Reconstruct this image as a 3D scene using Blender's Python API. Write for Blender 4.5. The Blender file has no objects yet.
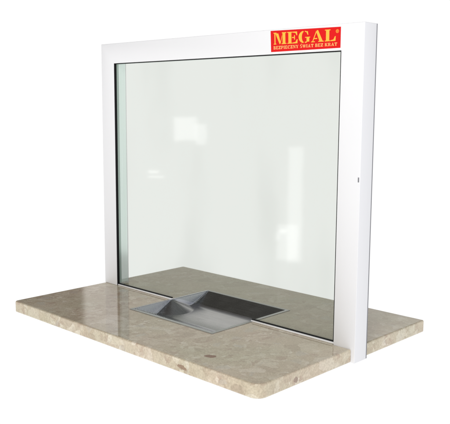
import bpy, bmesh, math, random
from mathutils import Vector, Matrix, noise
random.seed(4)
scene = bpy.context.scene
col = scene.collection

# ------------------------------------------------------------------ camera
cam_data = bpy.data.cameras.new("camera")
cam = bpy.data.objects.new("camera", cam_data)
col.objects.link(cam)
cam_data.sensor_width = 36.0
cam_data.lens = 36.0 * 744.755 / 450.0
cam_data.clip_start, cam_data.clip_end = 0.05, 100
yaw, pitch, roll = 0.766549, -0.141340, 0.0056246
fwd = Vector((-math.sin(yaw) * math.cos(pitch), math.cos(yaw) * math.cos(pitch), math.sin(pitch)))
rt = fwd.cross(Vector((0, 0, 1))).normalized()
up = rt.cross(fwd)
r2 = rt * math.cos(roll) + up * math.sin(roll)
u2 = -rt * math.sin(roll) + up * math.cos(roll)
ZT = 0.03                                   # height of the counter's top face
m = Matrix((r2, u2, -fwd)).transposed().to_4x4()
m.translation = Vector((1.73328, -1.29446, 0.51361 + ZT))
cam.matrix_world = m
scene.camera = cam

# ------------------------------------------------------------------ world: white studio sweep, dim room above it
world = bpy.data.worlds.new("World")
scene.world = world
world.use_nodes = True
wn, wl = world.node_tree.nodes, world.node_tree.links
wn.clear()
wout = wn.new("ShaderNodeOutputWorld"); wbg = wn.new("ShaderNodeBackground")
wl.new(wbg.outputs[0], wout.inputs[0])
tc = wn.new("ShaderNodeTexCoord"); sep = wn.new("ShaderNodeSeparateXYZ")
wl.new(tc.outputs["Generated"], sep.inputs[0])

def wmath(op, a, b=None):
    n = wn.new("ShaderNodeMath"); n.operation = op
    for i, v in enumerate((a, b)):
        if v is None: continue
        if isinstance(v, (int, float)): n.inputs[i].default_value = v
        else: wl.new(v, n.inputs[i])
    return n.outputs[0]

def wramp(val, lo, hi):
    n = wn.new("ShaderNodeMapRange"); n.interpolation_type = 'SMOOTHSTEP'
    n.inputs[1].default_value = lo; n.inputs[2].default_value = hi
    wl.new(val, n.inputs[0]); return n.outputs[0]

def wmix(f, a, b):
    n = wn.new("ShaderNodeMix"); n.data_type = 'RGBA'
    wl.new(f, n.inputs[0])
    for i, v in ((6, a), (7, b)):
        if isinstance(v, tuple): n.inputs[i].default_value = (*v, 1)
        else: wl.new(v, n.inputs[i])
    return n.outputs[2]

WHITE = (1.03, 1.03, 1.03)
az = wmath('ARCTAN2', wmath('MULTIPLY', sep.outputs[0], -1.0), sep.outputs[1])   # 0 = straight behind the window, + = left
room = wmix(wramp(sep.outputs[2], 0.30, 0.62), (0.84, 0.82, 0.77), (0.22, 0.22, 0.225))
dark_wall = wramp(az, math.radians(54.6), math.radians(55.2))
room = wmix(wmath('MULTIPLY', dark_wall, wmath('SUBTRACT', 1.0, wramp(az, 2.2, 2.5))), room, (0.095, 0.085, 0.078))
room = wmix(wramp(wmath('MULTIPLY', sep.outputs[0], 1.0), 0.45, 0.8), room, (0.50, 0.53, 0.64))
edge = wramp(sep.outputs[2], 0.165, 0.195)
mp = wn.new("ShaderNodeMapping"); mp.inputs["Scale"].default_value = (15.0, 15.0, 2.6)
mp.inputs["Location"].default_value = (3.1, 0.4, 1.7)
wl.new(tc.outputs["Generated"], mp.inputs[0])
nz = wn.new("ShaderNodeTexNoise"); nz.inputs["Scale"].default_value = 1.0; nz.inputs["Detail"].default_value = 3.5
wl.new(mp.outputs[0], nz.inputs["Vector"])
clutter = wmix(wramp(nz.outputs["Fac"], 0.40, 0.60), (0.62, 0.62, 0.62), (1.42, 1.42, 1.42))
behind = wramp(wmath('MULTIPLY', sep.outputs[1], -1.0), 0.15, 0.3)
low = wmix(behind, WHITE, clutter)
wl.new(wmix(edge, low, room), wbg.inputs[0])
wbg.inputs[1].default_value = 1.0

# ------------------------------------------------------------------ lamps
def area(name, loc, target, sx, sy, radiance, color=(1, 1, 1)):
    d = bpy.data.lights.new(name, 'AREA'); d.shape = 'RECTANGLE'; d.size, d.size_y = sx, sy
    d.energy = radiance * math.pi * sx * sy; d.color = color
    o = bpy.data.objects.new(name, d); col.objects.link(o)
    o.location = loc
    o.rotation_euler = (Vector(target) - Vector(loc)).to_track_quat('-Z', 'Y').to_euler()
    return o
C0 = (0.43, 0.0, 0.35)
area("softbox_lamp", (1.75, -1.85, 1.65), (0.6, 0, 0.25), 1.0, 0.8, 10.5, (1.0, 0.985, 0.96))
# windows of the room behind the photographer: they show as pale shapes in the pane
area("room_window_lamp", (-1.86, -2.04, 0.395), (0.2, 0.0, 0.5), 0.15, 0.15, 1.42)
area("room_window_lamp", (-1.765, -2.09, 0.36), (0.2, 0.0, 0.5), 0.07, 0.13, 1.2)
area("room_window_lamp", (-1.13, -2.29, -0.06), (0.7, 0.0, 0.3), 0.09, 0.72, 1.3)
area("room_window_lamp", (-1.17, -2.27, -0.30), (0.7, 0.0, 0.3), 0.13, 0.22, 1.15)
area("room_window_lamp", (-2.06, -1.94, 0.105), (0.2, 0.0, 0.4), 0.07, 0.018, 1.9)
area("room_window_lamp", (-2.04, -1.94, 0.07), (0.2, 0.0, 0.4), 0.10, 0.012, 1.7)
area("room_window_lamp", (-1.21, -2.27, -0.235), (0.7, 0.0, 0.3), 0.045, 0.02, 2.3)
area("room_window_lamp", (-1.245, -2.26, -0.27), (0.7, 0.0, 0.3), 0.012, 0.05, 2.3)

scene.view_settings.view_transform = 'Standard'
scene.view_settings.look = 'None'
scene.view_settings.exposure = 0
scene.view_settings.gamma = 1
scene.render.resolution_x, scene.render.resolution_y = 1024, 965

# ------------------------------------------------------------------ materials
def mat(name):
    mt = bpy.data.materials.new(name); mt.use_nodes = True
    nt = mt.node_tree
    return mt, nt, nt.nodes, nt.links, nt.nodes["Principled BSDF"]

def simple(name, color, rough=0.5, metal=0.0, coat=0.0, var=0.03, scale=40):
    mt, nt, n, l, p = mat(name)
    tcn = n.new("ShaderNodeTexCoord"); no = n.new("ShaderNodeTexNoise")
    no.inputs["Scale"].default_value = scale; no.inputs["Detail"].default_value = 5
    l.new(tcn.outputs["Object"], no.inputs["Vector"])
    mx = n.new("ShaderNodeMix"); mx.data_type = 'RGBA'
    l.new(no.outputs["Fac"], mx.inputs[0])
    mx.inputs[6].default_value = (*[c * (1 - var) for c in color], 1)
    mx.inputs[7].default_value = (*[min(1, c * (1 + var)) for c in color], 1)
    l.new(mx.outputs[2], p.inputs["Base Color"])
    mr = n.new("ShaderNodeMapRange"); l.new(no.outputs["Fac"], mr.inputs[0])
    mr.inputs[3].default_value = rough * 0.85; mr.inputs[4].default_value = rough * 1.15
    l.new(mr.outputs[0], p.inputs["Roughness"])
    p.inputs["Metallic"].default_value = metal
    p.inputs["Coat Weight"].default_value = coat
    return mt

M_white = simple("white_powder_coat", (0.86, 0.86, 0.875), 0.38, var=0.012, scale=9)
M_bead = simple("anodised_bead", (0.88, 0.88, 0.88), 0.3, metal=0.0)
M_rubber = simple("black_rubber", (0.008, 0.008, 0.009), 0.45)
M_rubber.node_tree.nodes["Principled BSDF"].inputs["Specular IOR Level"].default_value = 0.12
M_seal = simple("grey_seal", (0.22, 0.22, 0.24), 0.5)
M_sticker = simple("red_vinyl", (0.74, 0.006, 0.006), 0.28, var=0.04)
M_sticker.node_tree.nodes["Principled BSDF"].inputs["Specular IOR Level"].default_value = 0.15
M_yellow = simple("yellow_print", (0.98, 0.50, 0.035), 0.3, var=0.05, scale=120)
M_cream = simple("cream_print", (0.98, 0.52, 0.16), 0.3, var=0.05, scale=120)

def edge_mat(name, color):
    mt, nt, n, l, p = mat(name)
    tcn = n.new("ShaderNodeTexCoord"); mp = n.new("ShaderNodeMapping")
    mp.inputs["Scale"].default_value = (1, 260, 3)
    no = n.new("ShaderNodeTexNoise"); no.inputs["Scale"].default_value = 1.0
    l.new(tcn.outputs["Object"], mp.inputs[0]); l.new(mp.outputs[0], no.inputs["Vector"])
    mx = n.new("ShaderNodeMix"); mx.data_type = 'RGBA'
    l.new(no.outputs["Fac"], mx.inputs[0])
    mx.inputs[6].default_value = (*[c * 0.86 for c in color], 1)
    mx.inputs[7].default_value = (*[min(1, c * 1.12) for c in color], 1)
    l.new(mx.outputs[2], p.inputs["Base Color"])
    p.inputs["Roughness"].default_value = 0.18
    p.inputs["Metallic"].default_value = 0.65   # polished edge, mirrors like total reflection
    return mt
M_mint = edge_mat("polished_glass_edge", (0.82, 0.99, 0.91))
M_spacer = edge_mat("grey_green_interlayer", (0.50, 0.60, 0.56))

def glass_mat():
    mt = bpy.data.materials.new("tinted_security_glass"); mt.use_nodes = True
    n, l = mt.node_tree.nodes, mt.node_tree.links
    n.clear()
    out = n.new("ShaderNodeOutputMaterial")
    tr = n.new("ShaderNodeBsdfTransparent"); tr.inputs[0].default_value = (0.864, 0.880, 0.856, 1)
    tr2 = n.new("ShaderNodeBsdfTransparent"); tr2.inputs[0].default_value = (0.864, 0.880, 0.856, 1)
    gl = n.new("ShaderNodeBsdfGlossy"); gl.inputs["Roughness"].default_value = 0.05
    tcn = n.new("ShaderNodeTexCoord"); no = n.new("ShaderNodeTexNoise"); no.inputs["Scale"].default_value = 7
    bp = n.new("ShaderNodeBump"); bp.inputs["Strength"].default_value = 0.10; bp.inputs["Distance"].default_value = 0.002
    l.new(tcn.outputs["Object"], no.inputs["Vector"]); l.new(no.outputs["Fac"], bp.inputs["Height"])
    l.new(bp.outputs[0], gl.inputs["Normal"])
    fr = n.new("ShaderNodeFresnel"); fr.inputs["IOR"].default_value = 1.52
    mu = n.new("ShaderNodeMath"); mu.operation = 'MULTIPLY'; mu.inputs[1].default_value = 1.9   # both faces of the pane
    mu.use_clamp = True
    l.new(fr.outputs[0], mu.inputs[0])
    mx = n.new("ShaderNodeMixShader"); l.new(mu.outputs[0], mx.inputs[0])
    l.new(tr.outputs[0], mx.inputs[1]); l.new(gl.outputs[0], mx.inputs[2])
    geo = n.new("ShaderNodeNewGeometry")
    mb = n.new("ShaderNodeMixShader"); l.new(geo.outputs["Backfacing"], mb.inputs[0])
    l.new(mx.outputs[0], mb.inputs[1]); l.new(tr2.outputs[0], mb.inputs[2])
    l.new(mb.outputs[0], out.inputs[0])
    return mt
M_glass = glass_mat()

def steel_mat():
    mt, nt, n, l, p = mat("brushed_stainless_steel")
    tcn = n.new("ShaderNodeTexCoord"); mp = n.new("ShaderNodeMapping")
    mp.inputs["Scale"].default_value = (12, 420, 12)
    no = n.new("ShaderNodeTexNoise"); no.inputs["Scale"].default_value = 1.0; no.inputs["Detail"].default_value = 4
    l.new(tcn.outputs["Object"], mp.inputs[0]); l.new(mp.outputs[0], no.inputs["Vector"])
    n2 = n.new("ShaderNodeTexNoise"); n2.inputs["Scale"].default_value = 22; n2.inputs["Detail"].default_value = 6
    l.new(tcn.outputs["Object"], n2.inputs["Vector"])
    ad = n.new("ShaderNodeMath"); ad.operation = 'MULTIPLY'
    l.new(no.outputs["Fac"], ad.inputs[0]); l.new(n2.outputs["Fac"], ad.inputs[1])
    mr = n.new("ShaderNodeMapRange"); l.new(ad.outputs[0], mr.inputs[0])
    mr.inputs[1].default_value = 0.1; mr.inputs[2].default_value = 0.45
    mr.inputs[3].default_value = 0.20; mr.inputs[4].default_value = 0.34
    l.new(mr.outputs[0], p.inputs["Roughness"])
    mx = n.new("ShaderNodeMix"); mx.data_type = 'RGBA'
    l.new(ad.outputs[0], mx.inputs[0])
    mx.inputs[6].default_value = (0.40, 0.41, 0.42, 1); mx.inputs[7].default_value = (0.66, 0.665, 0.67, 1)
    l.new(mx.outputs[2], p.inputs["Base Color"])
    bp = n.new("ShaderNodeBump"); bp.inputs["Strength"].default_value = 0.03; bp.inputs["Distance"].default_value = 0.0003
    l.new(no.outputs["Fac"], bp.inputs["Height"]); l.new(bp.outputs[0], p.inputs["Normal"])
    p.inputs["Metallic"].default_value = 1.0
    return mt
M_steel = steel_mat()

def marble_mat():
    mt, nt, n, l, p = mat("polished_beige_marble_agglomerate")
    tcn = n.new("ShaderNodeTexCoord")
    # wobble the coordinates so that the fragments are ragged
    wn_ = n.new("ShaderNodeTexNoise"); wn_.inputs["Scale"].default_value = 22; wn_.inputs["Detail"].default_value = 10; wn_.inputs["Roughness"].default_value = 0.62
    l.new(tcn.outputs["Object"], wn_.inputs["Vector"])
    vm = n.new("ShaderNodeVectorMath"); vm.operation = 'MULTIPLY_ADD'
    l.new(wn_.outputs["Color"], vm.inputs[0]); vm.inputs[1].default_value = (0.045,) * 3
    l.new(tcn.outputs["Object"], vm.inputs[2])
    def vor(scale, feat='F1'):
        v = n.new("ShaderNodeTexVoronoi"); v.feature = feat; v.inputs["Scale"].default_value = scale
        l.new(vm.outputs[0], v.inputs["Vector"]); return v
    def ramp(src, stops):
        r = n.new("ShaderNodeValToRGB"); e = r.color_ramp.elements
        e[0].position, e[0].color = stops[0][0], (*stops[0][1], 1)
        e[1].position, e[1].color = stops[-1][0], (*stops[-1][1], 1)
        for pz, c in stops[1:-1]:
            q = e.new(pz); q.color = (*c, 1)
        l.new(src, r.inputs[0]); return r.outputs[0]
    def mix(f, a, b, mode='MIX'):
        x = n.new("ShaderNodeMix"); x.data_type = 'RGBA'; x.blend_type = mode
        if isinstance(f, float): x.inputs[0].default_value = f
        else: l.new(f, x.inputs[0])
        for i, v in ((6, a), (7, b)):
            if isinstance(v, tuple): x.inputs[i].default_value = (*v, 1)
            else: l.new(v, x.inputs[i])
        return x.outputs[2]
    def red(c):
        s = n.new("ShaderNodeSeparateColor"); l.new(c, s.inputs[0]); return s
    big = vor(23); sm = vor(80)
    sb, ss = red(big.outputs["Color"]), red(sm.outputs["Color"])
    A = ramp(sb.outputs[0], [(0.0, (0.43, 0.36, 0.27)), (0.18, (0.52, 0.45, 0.33)), (0.55, (0.60, 0.54, 0.41)), (0.85, (0.67, 0.62, 0.50)), (1.0, (0.80, 0.76, 0.66))])
    B = ramp(ss.outputs[1], [(0.0, (0.44, 0.33, 0.25)), (0.25, (0.53, 0.45, 0.34)), (0.75, (0.63, 0.57, 0.44)), (1.0, (0.80, 0.76, 0.66))])
    nf = n.new("ShaderNodeTexNoise"); nf.inputs["Scale"].default_value = 13; nf.inputs["Detail"].default_value = 9; nf.inputs["Roughness"].default_value = 0.62
    l.new(tcn.outputs["Object"], nf.inputs["Vector"])
    cloud = ramp(nf.outputs["Fac"], [(0.44, (0, 0, 0)), (0.56, (1, 1, 1))])
    c1 = mix(cloud, A, B)
    # broad drift from olive to rosy matrix
    nd = n.new("ShaderNodeTexNoise"); nd.inputs["Scale"].default_value = 5; nd.inputs["Detail"].default_value = 3
    l.new(tcn.outputs["Object"], nd.inputs["Vector"])
    tint = ramp(nd.outputs["Fac"], [(0.35, (1.0, 1.01, 0.93)), (0.65, (1.09, 1.02, 0.99))])
    c1 = mix(1.0, c1, tint, 'MULTIPLY')
    # thin darker seams round some of the fragments
    sv_ = vor(23, 'DISTANCE_TO_EDGE')
    seam = ramp(sv_.outputs["Distance"], [(0.0, (0.80, 0.76, 0.70)), (0.045, (1, 1, 1))])
    c1 = mix(cloud, mix(0.6, c1, seam, 'MULTIPLY'), c1)
    c1 = mix(0.38, c1, mix(1.0, (0.65, 0.585, 0.475), tint, 'MULTIPLY'))
    # two brown fragments, ragged through the same wobble
    def spot(c, size):
        sb_ = n.new("ShaderNodeVectorMath"); sb_.operation = 'SUBTRACT'; l.new(vm.outputs[0], sb_.inputs[0])
        sb_.inputs[1].default_value = [q + .0225 for q in c]
        dv = n.new("ShaderNodeVectorMath"); dv.operation = 'DIVIDE'; l.new(sb_.outputs[0], dv.inputs[0]); dv.inputs[1].default_value = size
        ln = n.new("ShaderNodeVectorMath"); ln.operation = 'LENGTH'; l.new(dv.outputs[0], ln.inputs[0])
        return ramp(ln.outputs["Value"], [(0.80, (1, 1, 1)), (0.88, (0, 0, 0))])
    c2 = mix(spot((0.679, -0.245, 0.030), (0.017, 0.012, 0.02)), c1, (0.27, 0.13, 0.075))
    c2 = mix(spot((0.648, -0.298, 0.013), (0.015, 0.02, 0.006)), c2, (0.36, 0.25, 0.17))
    c2 = mix(spot((0.862, -0.190, 0.013), (0.02, 0.010, 0.008)), c2, (0.40, 0.30, 0.23))
    pale = ramp(red(vor(48).outputs["Color"]).outputs[0], [(0.93, (0, 0, 0)), (0.98, (0.45, 0.45, 0.45))])
    c3 = mix(pale, c2, (0.62, 0.58, 0.50))
    # fine grain
    g = n.new("ShaderNodeTexNoise"); g.inputs["Scale"].default_value = 260; g.inputs["Detail"].default_value = 4
    l.new(tcn.outputs["Object"], g.inputs["Vector"])
    gr = ramp(g.outputs["Fac"], [(0.3, (0.80, 0.79, 0.77)), (0.7, (1.12, 1.12, 1.12))])
    c4 = mix(0.8, c3, gr, 'MULTIPLY')
    l.new(c4, p.inputs["Base Color"])
    p.inputs["Roughness"].default_value = 0.06
    p.inputs["IOR"].default_value = 1.56
    rr = n.new("ShaderNodeMapRange"); l.new(nf.outputs["Fac"], rr.inputs[0])
    rr.inputs[3].default_value = 0.02; rr.inputs[4].default_value = 0.06
    l.new(rr.outputs[0], p.inputs["Roughness"])
    return mt
M_marble = marble_mat()

# ------------------------------------------------------------------ helpers
def link(name, me, mats, parent=None, loc=None):
    o = bpy.data.objects.new(name, me); col.objects.link(o)
    for x in (mats if isinstance(mats, (list, tuple)) else [mats]): me.materials.append(x)
    if parent: o.parent = parent
    return o

def box(bm, x0, x1, y0, y1, z0, z1, mi=0):
    v = [bm.verts.new((x, y, z)) for x in (x0, x1) for y in (y0, y1) for z in (z0, z1)]
    fs = [(0, 1, 3, 2), (4, 6, 7, 5), (0, 4, 5, 1), (2, 3, 7, 6), (0, 2, 6, 4), (1, 5, 7, 3)]
    out = []
    for f in fs:
        q = bm.faces.new([v[i] for i in f]); q.material_index = mi; out.append(q)
    return out

def mesh_of(bm, name, bevel=0.0, segs=2):
    bmesh.ops.recalc_face_normals(bm, faces=bm.faces)
    if bevel:
        bmesh.ops.bevel(bm, geom=[e for e in bm.edges if len(e.link_faces) == 2 and e.calc_face_angle() > 0.6],
                        offset=bevel, segments=segs, profile=0.5, affect='EDGES')
    me = bpy.data.meshes.new(name); bm.to_mesh(me); bm.free()
    for pl in me.polygons: pl.use_smooth = True
    me.set_sharp_from_angle(angle=math.radians(32))
    return me

# ------------------------------------------------------------------ dimensions (metres)
W, FR, BK = 0.863, 0.298, 0.312             # counter: width, depth in front of and behind the window plane
H = 0.6826; D = 0.0469; E_ = 0.0098         # window height over counter, frame depth, overhang on the right
SL, ST = 0.056, 0.054                       # stile width, header height
TX0, TX1, TY0, TY1 = 0.281, 0.578, -0.135, 0.145

# ------------------------------------------------------------------ counter slab
def rounded(pts):                           # (x, y, radius)
    out = []; N = len(pts)
    for i, (x, y, r) in enumerate(pts):
        if r == 0: out.append((x, y)); continue
        p0, p, p1 = Vector(pts[i - 1][:2]), Vector((x, y)), Vector(pts[(i + 1) % N][:2])
        a, b = (p0 - p).normalized(), (p1 - p).normalized()
        c = p + (a + b) * r
        s, e = p + a * r - c, p + b * r - c
        for k in range(9):
            t = k / 8 * math.pi / 2
            out.append(tuple(c + s * math.cos(t) + e * math.sin(t)))
    return out
g = 0.0006
outer = rounded([(0, -FR, 0.009), (W, -FR, 0.024), (W, -g, 0), (W + E_ - SL - g, -g, 0), (W + E_ - SL - g, D + g, 0), (W, D + g, 0),
                 (W, BK, 0.004), (0, BK, 0.006)])
hole = [(TX0 + .006, TY0 + .006), (TX0 + .006, TY1 - .006), (TX1 - .006, TY1 - .006), (TX1 - .006, TY0 + .006)]
cu = bpy.data.curves.new("marble_counter", 'CURVE'); cu.dimensions = '2D'; cu.fill_mode = 'BOTH'
for pts in (outer, hole):
    sp = cu.splines.new('POLY'); sp.points.add(len(pts) - 1); sp.use_cyclic_u = True
    for q, (x, y) in zip(sp.points, pts): q.co = (x, y, 0, 1)
BV = 0.0036
cu.extrude = 0.015 - BV; cu.bevel_depth = BV; cu.bevel_resolution = 3; cu.offset = -BV
tmp = bpy.data.objects.new("tmp", cu); col.objects.link(tmp)
me = bpy.data.meshes.new_from_object(tmp.evaluated_get(bpy.context.evaluated_depsgraph_get()))
bpy.data.objects.remove(tmp)
me.materials.clear()
me.transform(Matrix.Translation((0, 0, 0.015)))
bm = bmesh.new(); bm.from_mesh(me); bmesh.ops.remove_doubles(bm, verts=bm.verts, dist=1e-5)
me = mesh_of(bm, "marble_counter")
for pl in me.polygons:
    if abs(pl.normal.z) > 0.9999 or pl.area > 0.002: pl.use_smooth = False
counter = link("marble_counter", me, M_marble)
counter["label"] = "polished beige marble counter slab with rounded front corner, under the white window frame"
counter["kind"] = "thing"
counter["category"] = "counter"

# ------------------------------------------------------------------ cash tray
tray = bpy.data.objects.new("cash_tray", None); col.objects.link(tray)
tray.location = ((TX0 + TX1) / 2, (TY0 + TY1) / 2, ZT)
tray["label"] = "brushed stainless steel money tray sunk in the marble, passing under the glass"
tray["kind"] = "thing"
tray["category"] = "cash tray"
hx, hy = (TX1 - TX0) / 2, (TY1 - TY0) / 2
LIP = 0.0085; DEP = 0.0262
bm = bmesh.new()
def lin(a, b, n): return [a + (b - a) * i / n for i in range(n + 1)]
def sst(t):
    t = max(0.0, min(1.0, t)); return t * t * (3 - 2 * t)
def depth(x, y):
    ax, ay = hx - LIP - abs(x), hy - LIP - abs(y)
    if ax <= 0 or ay <= 0: return 0.0
    ramp = 0.066                              # long slopes towards clerk and customer
    dy = ay / ramp
    dy = dy if dy < 0.85 else min(1.0, 0.85 + 0.15 * math.sin(min(1.0, (dy - .85) / .3) * math.pi / 2))
    # each end wall opens under the glass into a scoop that fans out from the pane's edge
    t = min(1.0, math.hypot(ax, y + .004) / 0.060)
    dx = t if t < 0.8 else 0.8 + 0.2 * math.sin(min(1.0, (t - .8) / .32) * math.pi / 2) / math.sin(0.2 / .32 * math.pi / 2)
    a, b, k = DEP * min(1, dy) * dx, DEP * ax / 0.0075, 0.0045
    h = max(k - abs(a - b), 0) / k                # rounded fold between wall and scoop
    return -max(0.0, min(a, b) - h * h * k * 0.25)
xs = [-hx, -hx + LIP * 0.5] + lin(-hx + LIP, -hx + LIP + .0098, 56) + lin(-hx + LIP + .0103, -hx + .075, 44) + lin(-hx + .08, hx - .08, 20) \
     + lin(hx - .075, hx - LIP - .008, 24) + lin(hx - LIP - .006, hx - LIP, 12) + [hx - LIP * 0.5, hx]
ys = [-hy, -hy + LIP * .5] + lin(-hy + LIP, hy - LIP, 300) + [hy - LIP * .5, hy]
grid = [[bm.verts.new((x, y, 0.0012 + depth(x, y))) for y in ys] for x in xs]
for i in range(len(xs) - 1):
    for j in range(len(ys) - 1):
        bm.faces.new((grid[i][j], grid[i + 1][j], grid[i + 1][j + 1], grid[i][j + 1]))
# turned-down rim edge
for a, b in ([(grid[i][0], grid[i + 1][0]) for i in range(len(xs) - 1)] + [(grid[i + 1][-1], grid[i][-1]) for i in range(len(xs) - 1)]
             + [(grid[0][j + 1], grid[0][j]) for j in range(len(ys) - 1)] + [(grid[-1][j], grid[-1][j + 1]) for j in range(len(ys) - 1)]):
    q = [bm.verts.new((v.co.x, v.co.y, 0.0001)) for v in (b, a)]
    bm.faces.new((a, b, *q))
me = bpy.data.meshes.new("basin"); bm.normal_update(); bm.to_mesh(me); bm.free()
for pl in me.polygons: pl.use_smooth = True
me.set_sharp_from_angle(angle=math.radians(65))
basin = link("basin", me, M_steel, tray)
# polished folded lip round the basin
bm = bmesh.new()
ix, iy, r = hx - LIP, hy - LIP, 0.0011
sec = [(-ix - .0040, .0013), (-ix - .0015, .00175), (-ix + .0008, .0023), (-ix + .0012, .0021), (-ix + .0012, .0009), (-ix - .0040, .0009)]
rs = [[bm.verts.new((x, y, z)) for x, z in sec] for y in (-iy - .002, iy + .002)]
for k in range(6):
    bm.faces.new((rs[0][k], rs[1][k], rs[1][(k + 1) % 6], rs[0][(k + 1) % 6]))
bm.faces.new(rs[0]); bm.faces.new(list(reversed(rs[1])))
M_lip = simple("polished_steel_lip", (0.78, 0.78, 0.77), 0.16, metal=1.0, var=0.05)
lip = link("rim_lip", mesh_of(bm, "rim_lip"), M_lip, tray)

# ------------------------------------------------------------------ window unit
win = bpy.data.objects.new("service_window", None); col.objects.link(win)
win.location = (0, 0, 0)
win["label"] = "white framed cashier security window with tinted glass, standing upright on the marble counter"
win["kind"] = "thing"
win["category"] = "service window"
xl0, xl1 = 0.0006, SL
xr0, xr1 = W + E_ - SL, W + E_
zt = ZT + H
bm = bmesh.new()
prof = [(xl0, ZT + .0003), (xl1, ZT + .0003), (xl1, zt - ST), (xr0, zt - ST), (xr0, 0.0), (xr1, 0.0), (xr1, zt), (xl0, zt)]
DF = D - 0.0030
fv = [bm.verts.new((x, 0, z)) for x, z in prof]; bv = [bm.verts.new((x, DF, z)) for x, z in prof]
bm.faces.new(fv); bm.faces.new(list(reversed(bv)))
for i in range(8):
    j = (i + 1) % 8
    bm.faces.new((fv[j], fv[i], bv[i], bv[j]))
frame = link("frame", mesh_of(bm, "frame", 0.0011, 3), M_white, win)
# dark seal and white cover strip on the back of the frame
def portal(name, o, i, y0, y1, m_, bev=0.0):
    bm = bmesh.new()
    pr = [(xl0 + o, ZT + .0006), (xl1 - i, ZT + .0006), (xl1 - i, zt - ST + i), (xr0 + i, zt - ST + i), (xr0 + i, 0.0006 + o), (xr1 - o, 0.0006 + o), (xr1 - o, zt - o), (xl0 + o, zt - o)]
    f_ = [bm.verts.new((x, y0, z)) for x, z in pr]; b_ = [bm.verts.new((x, y1, z)) for x, z in pr]
    bm.faces.new(f_); bm.faces.new(list(reversed(b_)))
    for k in range(8):
        j = (k + 1) % 8
        bm.faces.new((f_[j], f_[k], b_[k], b_[j]))
    return link(name, mesh_of(bm, name, bev, 2), m_, win)
portal("back_cover", 0.0003, 0.007, DF + 0.0001, D - 0.0001, M_seal)

GL0, GL1, GL2 = 0.0085, 0.0165, 0.0405       # pane: front face, interlayer, back face
gx0, gx1 = SL + 0.0004, xr0 - 0.0004
gz0, gz1 = ZT + 0.0066, zt - ST - 0.0004
bm = bmesh.new()
V = {}
for xi, x in enumerate((gx0, gx1)):
    for yi, y in enumerate((GL0, GL1, GL2)):
        for zi, z in enumerate((gz0, gz1)): V[xi, yi, zi] = bm.verts.new((x, y, z))
def F(keys, mi):
    f = bm.faces.new([V[k] for k in keys]); f.material_index = mi
F([(0, 0, 0), (1, 0, 0), (1, 0, 1), (0, 0, 1)], 0)
F([(1, 2, 0), (0, 2, 0), (0, 2, 1), (1, 2, 1)], 0)
for yi, mi in ((0, 2), (1, 1)):
    F([(0, yi, 1), (0, yi + 1, 1), (0, yi + 1, 0), (0, yi, 0)], mi)
    F([(1, yi, 0), (1, yi + 1, 0), (1, yi + 1, 1), (1, yi, 1)], mi)
    F([(0, yi, 0), (0, yi + 1, 0), (1, yi + 1, 0), (1, yi, 0)], 0)
    F([(0, yi, 1), (1, yi, 1), (1, yi + 1, 1), (0, yi + 1, 1)], mi)
bm.normal_update()
me = bpy.data.meshes.new("glass_pane"); bm.to_mesh(me); bm.free()
pane = link("glass_pane", me, [M_glass, M_mint, M_spacer], win)

# small grey plug near the front corner of the right post
bm = bmesh.new()
box(bm, xr1 - .0052, xr1 - .0024, -0.0008, 0.0004, 0.389, 0.399)
link("plug", mesh_of(bm, "plug", 0.0003, 2), M_seal, win)

# black rubber gasket round the front of the pane
bm = bmesh.new()
t = 0.0021
box(bm, xl1 + .0002, xl1 + t, 0.0012, GL0 - .0003, ZT + .0004, zt - ST - .0003)
box(bm, xr0 - t, xr0 - .0002, 0.0012, GL0 - .0003, ZT + .0070, zt - ST - .0003)
box(bm, xl1 + t + .0001, xr0 - t - .0001, 0.0012, GL0 - .0003, zt - ST - t, zt - ST - .0003)
link("gasket", mesh_of(bm, "gasket"), M_rubber, win)

# bottom bead, interrupted by the tray
for (a, b) in ((SL + t + .0004, TX0 + 0.006), (TX1 - 0.004, xr0 - .0006)):
    bm = bmesh.new()
    box(bm, a, b, 0.0015, GL0 - .0004, ZT + .0004, ZT + .0042)
    bead = link("bottom_bead", mesh_of(bm, "bottom_bead", 0.0006, 2), M_bead, win)
    bm = bmesh.new()
    box(bm, a, b, 0.0040, GL0 - .0004, ZT + .0044, ZT + .0066)
    link("seal_strip", mesh_of(bm, "seal_strip"), M_rubber, bead)

# ------------------------------------------------------------------ red sticker with its lettering
S00, S10 = Vector((0.6274, 0, 0.6336 + ZT)), Vector((0.8149, 0, 0.6340 + ZT))
S01, S11 = Vector((0.6250, 0, 0.6800 + ZT)), Vector((0.8149, 0, 0.6765 + ZT))
bm = bmesh.new()
q = [bm.verts.new((p.x, -0.0001, p.z)) for p in (S00, S10, S11, S01)]
r_ = [bm.verts.new((p.x, -0.0004, p.z)) for p in (S00, S10, S11, S01)]
bm.faces.new(r_); bm.faces.new(list(reversed(q)))
for i in range(4): bm.faces.new((q[i], q[(i + 1) % 4], r_[(i + 1) % 4], r_[i]))
sticker = link("sticker", mesh_of(bm, "sticker"), M_sticker, win)

def on_sticker(u, v, lift):
    p = S00.lerp(S10, u).lerp(S01.lerp(S11, u), v)
    return (p.x, -0.0004 - lift, p.z)

def R(x0, y0, x1, y1): return [(x0, y0), (x1, y0), (x1, y1), (x0, y1)]
def arc(cx, cy, rx, ry, tx, ty, a0, a1, n=18):
    """ring segment with horizontal thickness tx and vertical thickness ty"""
    o = []; i_ = []
    for k in range(n + 1):
        a = math.radians(a0 + (a1 - a0) * k / n)
        o.append((cx + rx * math.cos(a), cy + ry * math.sin(a)))
        i_.append((cx + (rx - tx) * math.cos(a), cy + (ry - ty) * math.sin(a)))
    return [[o[k], o[k + 1], i_[k + 1], i_[k]] for k in range(n)]
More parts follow.
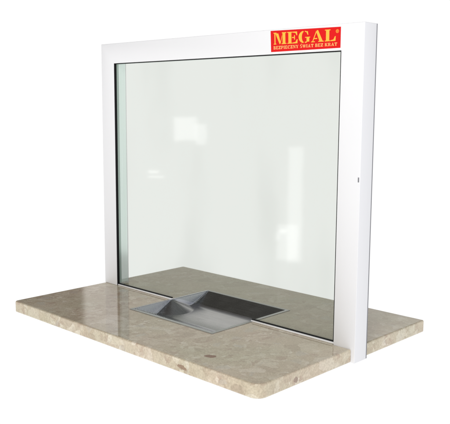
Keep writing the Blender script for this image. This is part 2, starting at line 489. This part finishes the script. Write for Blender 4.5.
# big stencil serif capitals, height 1
BIG = {
 'M': (1.28, [R(.0, 0, .26, .07), R(.08, .07, .185, .93), R(0, .93, .30, 1), [(.19, .93), (.48, .93), (.72, .10), (.60, 0)],
              [(.63, 0), (.70, .10), (.86, .62), (.86, .80)], R(.80, 0, 1.28, .07), R(.90, .07, 1.18, .93), [(.84, .93), (1.28, .93), (1.28, 1), (.84, 1)]]),
 'E': (1.0, [R(0, 0, .48, .07), R(.10, .07, .40, .93), R(0, .93, .48, 1), [(.50, 0), (.98, 0), (1.0, .34), (.92, .34), (.80, .12), (.50, .07)],
             [(.50, .93), (.80, .88), (.90, .68), (.97, .68), (.95, 1), (.50, 1)], [(.46, .47), (.66, .47), (.66, .55), (.46, .55)],
             [(.66, .34), (.74, .30), (.74, .72), (.66, .68)]]),
 'G': (1.1, arc(.52, .5, .52, .52, .31, .09, 98, 262) + [[(.60, -.02), (.80, .02), (.80, .12), (.60, .07)]]
            + [[(.60, 1.02), (.80, .96), (.88, .98), (.93, .66), (.86, .66), (.76, .88), (.60, .94)]]
            + [R(.62, .42, 1.1, .49), R(.76, .08, 1.02, .42)]),
 'A': (1.16, [[(0, 0), (.34, 0), (.34, .07), (0, .07)], [(.10, .07), (.18, .07), (.50, .86), (.46, .96)], [(.22, .26), (.56, .26), (.56, .34), (.25, .34)],
              [(.52, 1), (.64, 1), (1.06, .07), (.76, .07), (.49, .82)], R(.66, 0, 1.16, .07)]),
 'L': (.98, [R(0, 0, .48, .07), R(.10, .07, .40, .93), R(0, .93, .50, 1), [(.51, 0), (.96, 0), (.98, .40), (.90, .40), (.78, .13), (.51, .07)]]),
}
# small bold serif capitals
def sv(x, w=.22): return [R(x, .12, x + w, .88), R(x - .08, 0, x + w + .08, .12), R(x - .08, .88, x + w + .08, 1)]
SMALL = {
 'B': (.80, sv(.08) + [R(.30, 0, .52, .14), R(.30, .44, .52, .56), R(.30, .86, .52, 1)] + arc(.50, .76, .24, .24, .17, .12, -90, 90, 8) + arc(.52, .26, .28, .26, .2, .13, -90, 90, 8)),
 'E': (.76, sv(.08) + [R(.38, 0, .74, .14), R(.38, .44, .58, .56), R(.38, .86, .72, 1), R(.64, .14, .76, .32), R(.62, .70, .72, .86)]),
 'Z': (.74, [R(0, 0, .74, .14), R(0, .86, .74, 1), [(0, .14), (.28, .14), (.72, .86), (.44, .86)], R(.62, .14, .74, .32), R(0, .70, .12, .86)]),
 'P': (.78, sv(.08) + [R(.30, .40, .50, .52), R(.38, .86, .50, 1)] + arc(.50, .70, .28, .30, .2, .13, -90, 90, 8)),
 'I': (.40, sv(.09)),
 'C': (.80, arc(.44, .5, .44, .52, .24, .13, 50, 310, 16) + [R(.66, .66, .76, 1)]),
 'N': (.92, [R(.08, .12, .18, .88), R(0, 0, .28, .10), R(0, .90, .24, 1), [(.18, .96), (.40, .96), (.82, .04), (.62, .04)], R(.74, .04, .84, .90), R(.64, .90, .92, 1)]),
 'Y': (.84, [R(.30, .10, .54, .48), R(.20, 0, .64, .10), [(.0, 1), (.30, 1), (.54, .48), (.30, .48)], [(.70, 1), (.84, 1), (.54, .48), (.46, .48)]]),
 'S': (.70, arc(.35, .73, .33, .29, .2, .13, 30, 250, 10) + arc(.35, .28, .35, .30, .22, .13, -150, 75, 10)),
 'W': (1.14, [[(0, 1), (.26, 1), (.48, .0), (.34, 0)], [(.44, .12), (.48, 0), (.66, .9), (.54, 1)], [(.50, 1), (.72, 1), (.86, 0), (.72, 0)], [(.84, .10), (.88, 0), (1.14, 1), (1.02, 1)]]),
 'A': (.90, [R(0, 0, .28, .10), [(.08, .10), (.20, .10), (.46, .84), (.42, 1)], R(.24, .24, .56, .35), [(.40, 1), (.54, 1), (.82, .10), (.56, .10)], R(.50, 0, .90, .10)]),
 'T': (.82, [R(.30, .10, .54, .86), R(.20, 0, .64, .10), R(0, .86, .82, 1), R(0, .66, .10, .86), R(.72, .66, .82, .86)]),
 'K': (.90, sv(.08) + [[(.30, .44), (.42, .40), (.78, .92), (.62, .92)], [(.38, .56), (.50, .62), (.86, .06), (.58, .06)], R(.54, .92, .86, 1), R(.52, 0, .90, .08)]),
 'R': (.88, sv(.08) + [R(.38, .44, .50, .56), R(.38, .86, .50, 1)] + arc(.50, .72, .26, .28, .18, .13, -90, 90, 8) + [[(.40, .46), (.60, .46), (.88, 0), (.60, 0)]]),
}
def lettering(name, text, table, u0, u1, v0, v1, gap, space, m_, lift0):
    tw = sum(space if c == ' ' else table[c.replace('Ś', 'S')][0] + gap for c in text) - gap
    bm = bmesh.new(); x = 0; k = 0
    for c in text:
        if c == ' ': x += space; continue
        w, polys = table[c.replace('Ś', 'S')]
        polys = list(polys)
        if c == 'Ś': polys.append([(.30, 1.08), (.42, 1.08), (.60, 1.30), (.44, 1.30)])
        for pl in polys:
            k += 1
            vs = [bm.verts.new(on_sticker(u0 + (u1 - u0) * (x + a) / tw, v0 + (v1 - v0) * b, lift0 + (k % 12) * 4e-6)) for a, b in pl]
            f = bm.faces.new(vs)
            f.normal_update()
            if f.normal.y > 0: f.normal_flip()
        x += w + gap
    me = bpy.data.meshes.new(name); bm.to_mesh(me); bm.free()
    return link(name, me, m_, sticker)
lettering("lettering", "MEGAL", BIG, 0.045, 0.935, 0.345, 0.90, 0.10, 0.5, M_yellow, 5e-5)
lettering("lettering", "BEZPIECZNY ŚWIAT BEZ KRAT", SMALL, 0.040, 0.955, 0.115, 0.265, 0.13, 0.42, M_cream, 5e-5)
# the small ring mark at the top right of the word
bm = bmesh.new()
k = 0
for pl in arc(0.955, 0.80, 0.020, 0.085, 0.005, 0.02, 0, 360, 20) + [R(.948, .76, .952, .84), R(.952, .825, .960, .84), R(.957, .80, .961, .825), R(.952, .795, .960, .808),
                                                                     [(.954, .795), (.958, .795), (.963, .76), (.959, .76)]]:
    k += 1
    f = bm.faces.new([bm.verts.new(on_sticker(a, b, 5e-5 + (k % 5) * 4e-6)) for a, b in pl]); f.normal_update()
    if f.normal.y > 0: f.normal_flip()
me = bpy.data.meshes.new("registered_mark"); bm.to_mesh(me); bm.free()
link("registered_mark", me, M_yellow, sticker)
